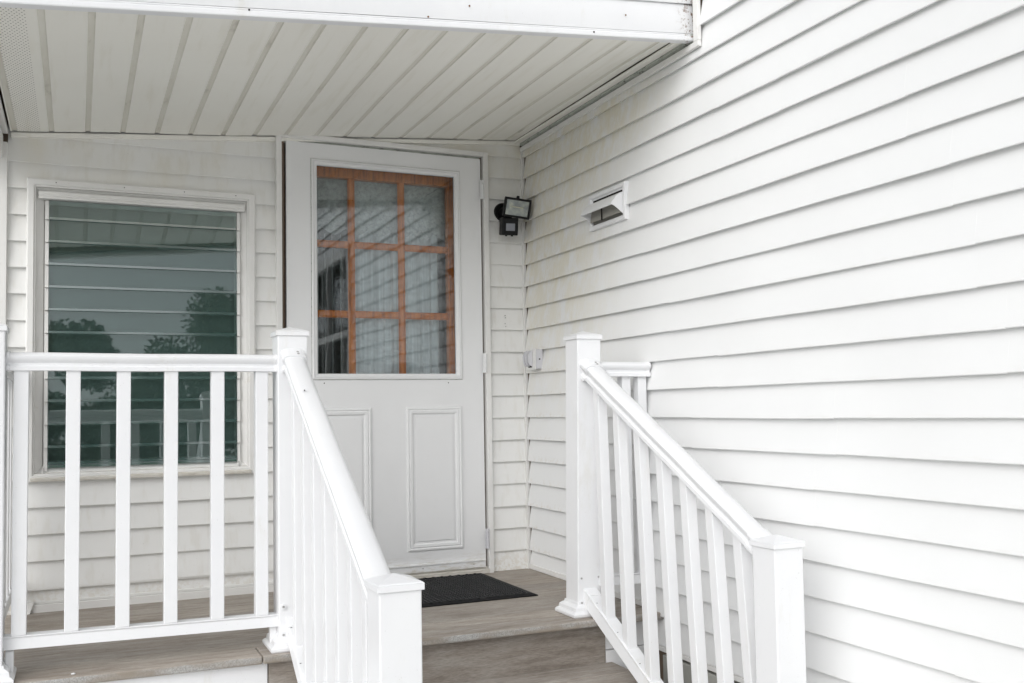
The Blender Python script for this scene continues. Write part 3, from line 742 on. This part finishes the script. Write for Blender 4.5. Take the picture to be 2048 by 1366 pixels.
def stair_rail(label, up, lo, lean, y0, dy, nb, tilt, base_dx=0.):
    R = thing('stair_railing', label, 'railing', (lo[0], (up[1]+lo[1])/2, -.72), 'white railings along the steps')
    pu = post(R, up[0], up[1], 0, 1.062, lean=lean)
    pl = post(R, lo[0], lo[1], -.72, .388, skirt=True)
    ztop = lambda y: 1.006+.600*(y+1.15); zbot = lambda y: .118+.590*(y+1.12)
    ux, uy = up[0]+lean[0]*.93, up[1]+lean[1]*.93
    xa = lambda y, x0=ux: x0+(lo[0]-x0)*(y-uy)/(lo[1]-uy)
    xb = lambda y: up[0]+(lo[0]-up[0])*(y-up[1])/(lo[1]-up[1])
    P0 = Vector((ux, uy-.03, ztop(uy-.03))); P1 = Vector((lo[0], lo[1]+.03, ztop(lo[1]+.03)))
    hr = obj('handrail', MB().extrude(HP, P0, P1, segs=14, wob=.0008), 'vinyl_rail', R, smooth=True)
    t = (P1-P0).normalized()
    B0 = Vector((up[0], up[1]-.03, zbot(up[1]-.03))); B1 = Vector((lo[0], lo[1]+.03, zbot(lo[1]+.03)))
    br = obj('bottom_rail', MB().extrude([(a*1.06, b*1.35) for a, b in BP], B0, B1), 'vinyl_rail', R)
    b1 = bracket(R, P0+t*.012, t, HP, ln=.062, sc=1.22)
    for a_ in (-.006, .010):
        pass
    n_ = t.cross(Vector((1, 0, 0))).normalized()
    if n_.z < 0: n_ = -n_
    for k in (0, 1):
        obj('screw', MB().disc(P0+t*(.048+.014*k)+n_*.0048+Vector((.012, 0, 0)), n_, .0042, .0022, 10), 'steel', b1)
    tb = (B1-B0).normalized()
    b2 = bracket(R, B0+tb*.020, tb, [(a*1.06, b*1.35) for a, b in BP], ln=.050, sc=1.12, ears=False)
    for s_ in (-1, 1):
        for dz in (.018, -.075):
            c = Vector((up[0]+.037*s_, up[1]-.0508, B0.z+dz+.01))
            obj('ear', MB().disc(c, (0, -1, 0), .009, .007, 14), 'vinyl_rail', b2)
            obj('screw', MB().disc(c+Vector((0, -.007, 0)), (0, -1, 0), .004, .002, 10), 'steel', b2)
    b3 = bracket(R, P1-t*.012, -t, HP, ln=.045, sc=1.10, ears=False)
    for k in range(nb):
        y = y0-dy*k; T = tilt(k)
        zb = zbot(y)-.012; h = (ztop(y)-.055)-zb
        for _ in range(3): h = (ztop(y+T*h)-.055)-zb
        baluster(R, (xb(y), y, zb), (xa(y+T*h), y+T*h, zb+h), w=.0385, axis=(1, -.0, 0))
        if k < 4: obj('screw', MB().disc((xb(y)-.018, y+.055, zbot(y+.055)+.0005), (0, 0, 1), .0025, .001, 8), 'nail', R)
    settle(R)
    return R
LR = stair_rail('white stair railing whose handrail has a small fly on it', (-1.412, -1.088), (-1.4112, -2.282), (0, .0), -1.235, .144, 7, lambda k: .02)
RR = stair_rail('white stair railing next to the side wall with leaning balusters', (-.281, -1.090), (-.2265, -2.190), (-.010, -.058), -1.272, .1385, 7, lambda k: .016+.0105*k)

# short level piece from the newel to the side wall
sr = thing('porch_railing', 'short level railing piece between stair post and side wall', 'railing', (-.12, -1.15, 0), 'white level railings round the porch')
obj('top_rail', MB().extrude(HP, (-.24, -1.150, .978), (-.022, -1.165, .976)), 'vinyl_rail', sr, smooth=True)
obj('bottom_rail', MB().extrude(BP, (-.24, -1.140, .152), (-.022, -1.155, .150)), 'vinyl_rail', sr)
baluster(sr, (-.112, -1.148, .14), (-.115, -1.155, .925)); baluster(sr, (-.045, -1.150, .14), (-.045, -1.160, .925))
bracket(sr, (-.015, -1.165, .977), (-1, 0, 0), HP, ears=False, ln=.012, sc=1.04)
bracket(sr, (-.0175, -1.155, .153), (-1, 0, 0), BP, ears=False, ln=.03, sc=1.3)
settle(sr)

# ------------------------------------------------------------------ floodlight
fl = thing('floodlight', 'black motion sensor floodlight on the back wall beside the inside corner', 'floodlight', (-.118, -.013, 1.78))
obj('mount_plate', MB().disc((-.122, -.012, 1.790), (0, -1, 0), .052, .016, 28, .048).disc((-.122, -.028, 1.790), (0, -1, 0), .030, .03, 20, .022), 'black_plastic', fl, smooth=True)
def xf(o, loc, rx, rz): o.matrix_basis = Matrix.Translation(loc) @ Matrix.Rotation(rz, 4, 'Z') @ Matrix.Rotation(rx, 4, 'X'); return o
hd = MB().loops([[(-.066, -.034, -.046), (.066, -.034, -.046), (.066, -.034, .046), (-.066, -.034, .046)], [(-.066, -.016, -.046), (.066, -.016, -.046), (.066, -.016, .046), (-.066, -.016, .046)], [(-.045, .03, -.03), (.045, .03, -.03), (.045, .03, .03), (-.045, .03, .03)]])
hm = Matrix.Translation((-.098, -.108, 1.800)) @ Matrix.Rotation(math.radians(-8), 4, 'Z') @ Matrix.Rotation(math.radians(14), 4, 'X') @ Matrix.Rotation(math.radians(6), 4, 'Y')
def bake(mb, mt): mb.v = [tuple(mt @ Vector(q)) for q in mb.v]; return mb
head = obj('lamp_head', bake(hd, hm), 'black_plastic', fl, bev=.004)
rim = MB().ring(-.068, .068, -.048, .048, [(0, -.030), (0, -.042), (.010, -.042), (.011, -.036)])
obj('bezel', bake(rim, hm), 'black_plastic', head)
obj('lens', bake(MB().box(-.057, .057, -.0385, -.0365, -.037, .037), hm), 'lamp_lens', head)
obj('bulb', bake(MB().disc((-.030, -.0392, .004), (1, 0, 0), .0035, .06, 10), hm), 'reflector', head)
obj('knob', bake(MB().disc((.0, -.022, .046), (0, 0, 1), .009, .014, 12, .007), hm), 'black_plastic', head)
obj('arm', MB().box(-.134, -.112, -.07, -.045, 1.735, 1.80), 'black_plastic', fl, bev=.004)
sm = Matrix.Translation((-.131, -.100, 1.708)) @ Matrix.Rotation(math.radians(-8), 4, 'Z') @ Matrix.Rotation(math.radians(10), 4, 'X')
sb = obj('sensor', bake(MB().box(-.041, .041, -.032, .032, -.046, .040), sm), 'black_plastic', fl, bev=.005)
obj('sensor_lens', bake(MB().box(-.023, .023, -.0345, -.0325, -.024, .012), sm), 'sensor_lens', sb, bev=.001)
for k in (-.015, .015): obj('dial', bake(MB().disc((k, -.01, -.046), (0, 0, -1), .006, .005, 10), sm), 'black_plastic', sb)
settle(fl)

# ------------------------------------------------------------------ outdoor outlet
ot = thing('outlet_box', 'grey-white outdoor socket box low in the inside corner', 'socket', (-.013, -.17, 1.04))
obj('box', MB().box(-.052, -.010, -.215, -.125, .993, 1.088), 'grey_plastic', ot, bev=.004)
obj('face_plate', MB().box(-.058, -.0525, -.222, -.118, .988, 1.093), 'trim_paint', ot, bev=.002)
for z in (1.016, 1.063):
    obj('socket', MB().box(-.0600, -.0585, -.190, -.150, z-.016, z+.016), 'nail', ot)
for ya in (-.196, -.165, -.136):
    mb = MB().add([(-.059, ya, 1.005), (-.060, ya, 1.084), (-.070, ya, 1.080), (-.082, ya, 1.054), (-.078, ya, 1.022), (-.068, ya, 1.008)]+[(-.059, ya+.008, 1.005), (-.060, ya+.008, 1.084), (-.070, ya+.008, 1.080), (-.082, ya+.008, 1.054), (-.078, ya+.008, 1.022), (-.068, ya+.008, 1.008)],
                  [(0, 1, 2, 3, 4, 5), (11, 10, 9, 8, 7, 6)]+[(i, (i+1) % 6, (i+1) % 6+6, i+6) for i in range(6)])
    obj('cover', mb, 'grey_plastic', ot, bev=.001)
obj('screw', MB().disc((-.030, -.2155, 1.040), (0, -1, 0), .004, .0015, 8), 'nail', ot)
settle(ot)

# ------------------------------------------------------------------ dryer vent
dv = thing('dryer_vent', 'white louvred dryer vent hood sticking out of the side wall', 'vent', (-.0, -.875, 1.655))
VY0, VY1, VZ0, VZ1 = -1.046, -.735, 1.574, 1.732
def yzring(prof):
    return MB().loops([[(x, VY0+i, VZ0+i), (x, VY1-i, VZ0+i), (x, VY1-i, VZ1-i), (x, VY0+i, VZ1-i)] for i, x in prof], caps=False)
obj('flange', yzring([(0, -.006), (0, -.024), (.004, -.027), (.018, -.027), (.022, -.020), (.024, -.016)]), 'vinyl_rail', dv)
obj('back_plate', MB().box(-.012, .003, VY0+.02, VY1-.02, VZ0+.02, VZ1-.02), 'vent_inside', dv)
a, b = VY0+.024, VY1-.024
hp = [(-.018, 1.694), (-.036, 1.688), (-.056, 1.673), (-.072, 1.652), (-.080, 1.638)]
L = [[(x, a, z) for x, z in hp], [(x, b, z) for x, z in hp]]
top = MB().loops([[(x, a, z), (x, b, z), (x+.003, b, z-.003), (x+.003, a, z-.003)] for x, z in hp])
hood = obj('hood', top, 'vinyl_rail', dv, smooth=False)
cheek = hp+[(-.066, 1.632), (-.050, 1.622), (-.034, 1.610), (-.018, 1.598)]
for ya in (a-.002, b-.001):
    n = len(cheek)
    mb = MB().add([(x, ya, z) for x, z in cheek]+[(x, ya+.003, z) for x, z in cheek], [tuple(range(n)), tuple(range(2*n-1, n-1, -1))]+[(i, (i+1) % n, (i+1) % n+n, i+n) for i in range(n)])
    obj('cheek', mb, 'vinyl_rail', hood)
obj('slot', MB().box(-.0215, -.0165, a+.01, b-.01, 1.6975, 1.7030), 'dark_gap', dv)
obj('top_plate', MB().box(-.020, -.013, a-.004, b+.004, 1.703, 1.712), 'vinyl_rail', dv)
obj('flap', MB().hexa([(-.035, a+.005, 1.606), (-.032, a+.005, 1.606), (-.032, b-.005, 1.606), (-.035, b-.005, 1.606)], [(-.022, a+.005, 1.695), (-.019, a+.005, 1.695), (-.019, b-.005, 1.695), (-.022, b-.005, 1.695)]), 'vent_inside', dv)
obj('flap_rod', MB().box(-.040, -.0355, -.872, -.868, 1.60, 1.68), 'nail', dv)
settle(dv)

# ------------------------------------------------------------------ doormat
dm = thing('doormat', 'black ribbed rubber mat on the porch floor before the door', 'doormat', (-.74, -.38, .001))
mx0, mx1, my0, my1 = -1.19, -.285, -.690, -.072
obj('mat_base', MB().box(mx0, mx1, my0, my1, .0015, .005), 'rubber_plain', dm)
obj('mat_field', MB().box(mx0+.03, mx1-.03, my0+.03, my1-.03, .0055, .008), 'rubber', dm)
obj('mat_border', MB().loops([[(mx0+i, my0+i, z), (mx1-i, my0+i, z), (mx1-i, my1-i, z), (mx0+i, my1-i, z)] for i, z in ((0, .0052), (.022, .0125), (.03, .0125), (.032, .0065))], caps=False), 'rubber_plain', dm)
rb = MB()
nx = 46
for i in range(nx):
    x = mx0+.036+(mx1-mx0-.072)*i/(nx-1)
    rb.box(x-.0035, x+.0035, my0+.036, my1-.036, .0082, .0125)
o = obj('rib', rb, 'rubber', dm); o['kind'] = 'stuff'
sb_ = MB()
for i in range(20):
    x = mx0+.05+(mx1-mx0-.1)*i/19
    for y in (my0+.020, my1-.020): sb_.disc((x, y, .0115), (0, 0, 1), .008, .0018, 8, .006)
o = obj('stud', sb_, 'rubber_plain', dm); o['kind'] = 'stuff'
settle(dm)

# ------------------------------------------------------------------ small things
fly = thing('fly', 'tiny dark fly sitting on the white handrail', 'insect', (-1.4165, -1.375, .872))
fy, fz = -1.385, 1.006+.6*(-1.385+1.15)+.004
obj('body', MB().loops([[(-1.425+r_*math.cos(k), fy+d, fz+r_*math.sin(k)) for k in (0, 1.05, 2.1, 3.14, 4.2, 5.25)] for d, r_ in ((-.006, .0008), (-.004, .0018), (0, .0022), (.004, .0018), (.007, .0008))]), 'nail', fly)
obj('wing', MB().add([(-1.425, fy, fz+.002), (-1.433, fy-.004, fz+.001), (-1.431, fy-.008, fz+.001)], [(0, 1, 2)]), 'blind_cord', fly)
obj('wing', MB().add([(-1.425, fy, fz+.002), (-1.417, fy-.004, fz+.001), (-1.419, fy-.008, fz+.001)], [(0, 1, 2)]), 'blind_cord', fly)
settle(fly)
pb = MB().loops([[(-2.092+r_*math.cos(k)*1.5, -1.135+r_*math.sin(k), z) for k in (0, .9, 1.8, 2.7, 3.6, 4.5, 5.4)] for z, r_ in ((.0015, .004), (.004, .005), (.006, .002))])
tag(obj('pebble', pb, 'vinyl_rail'), 'tiny white chip lying on the porch floor under the level railing', 'pebble')

# ------------------------------------------------------------------ trees mirrored in the window
def tree(label, x, y, h, rad, seed, z0=-.72, n=5200, low=.25):
    rr = random.Random(seed); t = thing('leafy_tree', label, 'tree', (x, y, z0), group='trees mirrored in the porch window')
    tr = MB(); L = []
    for k in range(6):
        f_ = k/5; rad_ = .16*(1-.75*f_)*h/5
        L.append([(x+.08*math.sin(f_*4)+rad_*math.cos(a*math.pi/4), y+rad_*math.sin(a*math.pi/4), z0+h*.8*f_) for a in range(8)])
    tr.loops(L)
    for k in range(6):
        a = rr.random()*6.28; z = z0+h*(.3+.08*k); e = Vector((x+math.cos(a)*rad*.7, y+math.sin(a)*rad*.7, z+h*.22)); s0 = Vector((x, y, z))
        tr.loops([[s0+Vector((.05*math.cos(q), .05*math.sin(q), 0)) for q in (0, 1.57, 3.14, 4.71)], [e+Vector((.012*math.cos(q), .012*math.sin(q), 0)) for q in (0, 1.57, 3.14, 4.71)]])
    obj('trunk', tr, 'bark', t)
    lobes = []
    for k in range(30):
        a = rr.random()*6.28; q = rr.random()**.5; zz = z0+h*(low+(.96-low)*rr.random())
        wz = math.sin(math.pi*min(1, max(.08, (zz-z0)/h-.02)))**.6
        lobes.append((x+math.cos(a)*rad*q*.75*wz, y+math.sin(a)*rad*q*.75*wz, min(zz, z0+h*.86), rad*(.16+.17*rr.random())))
    lobes.append((x, y, z0+h*.84, rad*.3))
    lf = MB()
    for k in range(n):
        c = lobes[int(rr.random()*len(lobes))]; d = Vector((rr.gauss(0, 1), rr.gauss(0, 1), rr.gauss(0, 1))).normalized()*(c[3]*(.45+.6*rr.random()))
        p = Vector(c[:3])+d; s_ = .045+.065*rr.random()
        e1 = Vector((rr.gauss(0, 1), rr.gauss(0, 1), rr.gauss(0, 1))).normalized(); e2 = e1.orthogonal().normalized()
        lf.add([p-e1*s_, p+e2*s_*.6, p+e1*s_, p-e2*s_*.6], [(0, 1, 2, 3)])
    obj('crown', lf, 'leaf', t); settle(t)
tree('round leafy tree mirrored above the left half of the window railing', -2.2, -26, 8.9, 2.1, 1, n=20000)
tree('broad leafy tree mirrored as the largest crown in the window glass', 3.0, -28, 10.1, 4.3, 2, n=42000)
tree('low bushy tree mirrored between the two larger crowns', -.2, -31, 7.6, 2.4, 3, low=.1, n=20000)
tree('slim leafy tree mirrored at the edge of the window glass', -6.0, -29, 8.0, 2.2, 4, low=.1, n=14000)
hg = MB(); rr = random.Random(9)
for k in range(16000):
    p = Vector((-14+36*rr.random(), -34+1.6*rr.random(), -.72+2.5*rr.random()**.8*(.75+.25*math.sin(k*.0)))); s_ = .08+.08*rr.random()
    p.z += .25*math.sin(p.x*1.3)+.15*math.sin(p.x*3.1)
    e1 = Vector((rr.gauss(0, 1), rr.gauss(0, 1), rr.gauss(0, 1))).normalized(); e2 = e1.orthogonal().normalized()
    hg.add([p-e1*s_, p+e2*s_*.6, p+e1*s_, p-e2*s_*.6], [(0, 1, 2, 3)])
o = obj('hedge', hg, 'leaf'); o['kind'] = 'stuff'; o['label'] = 'dense green hedge mirrored low in the window glass'
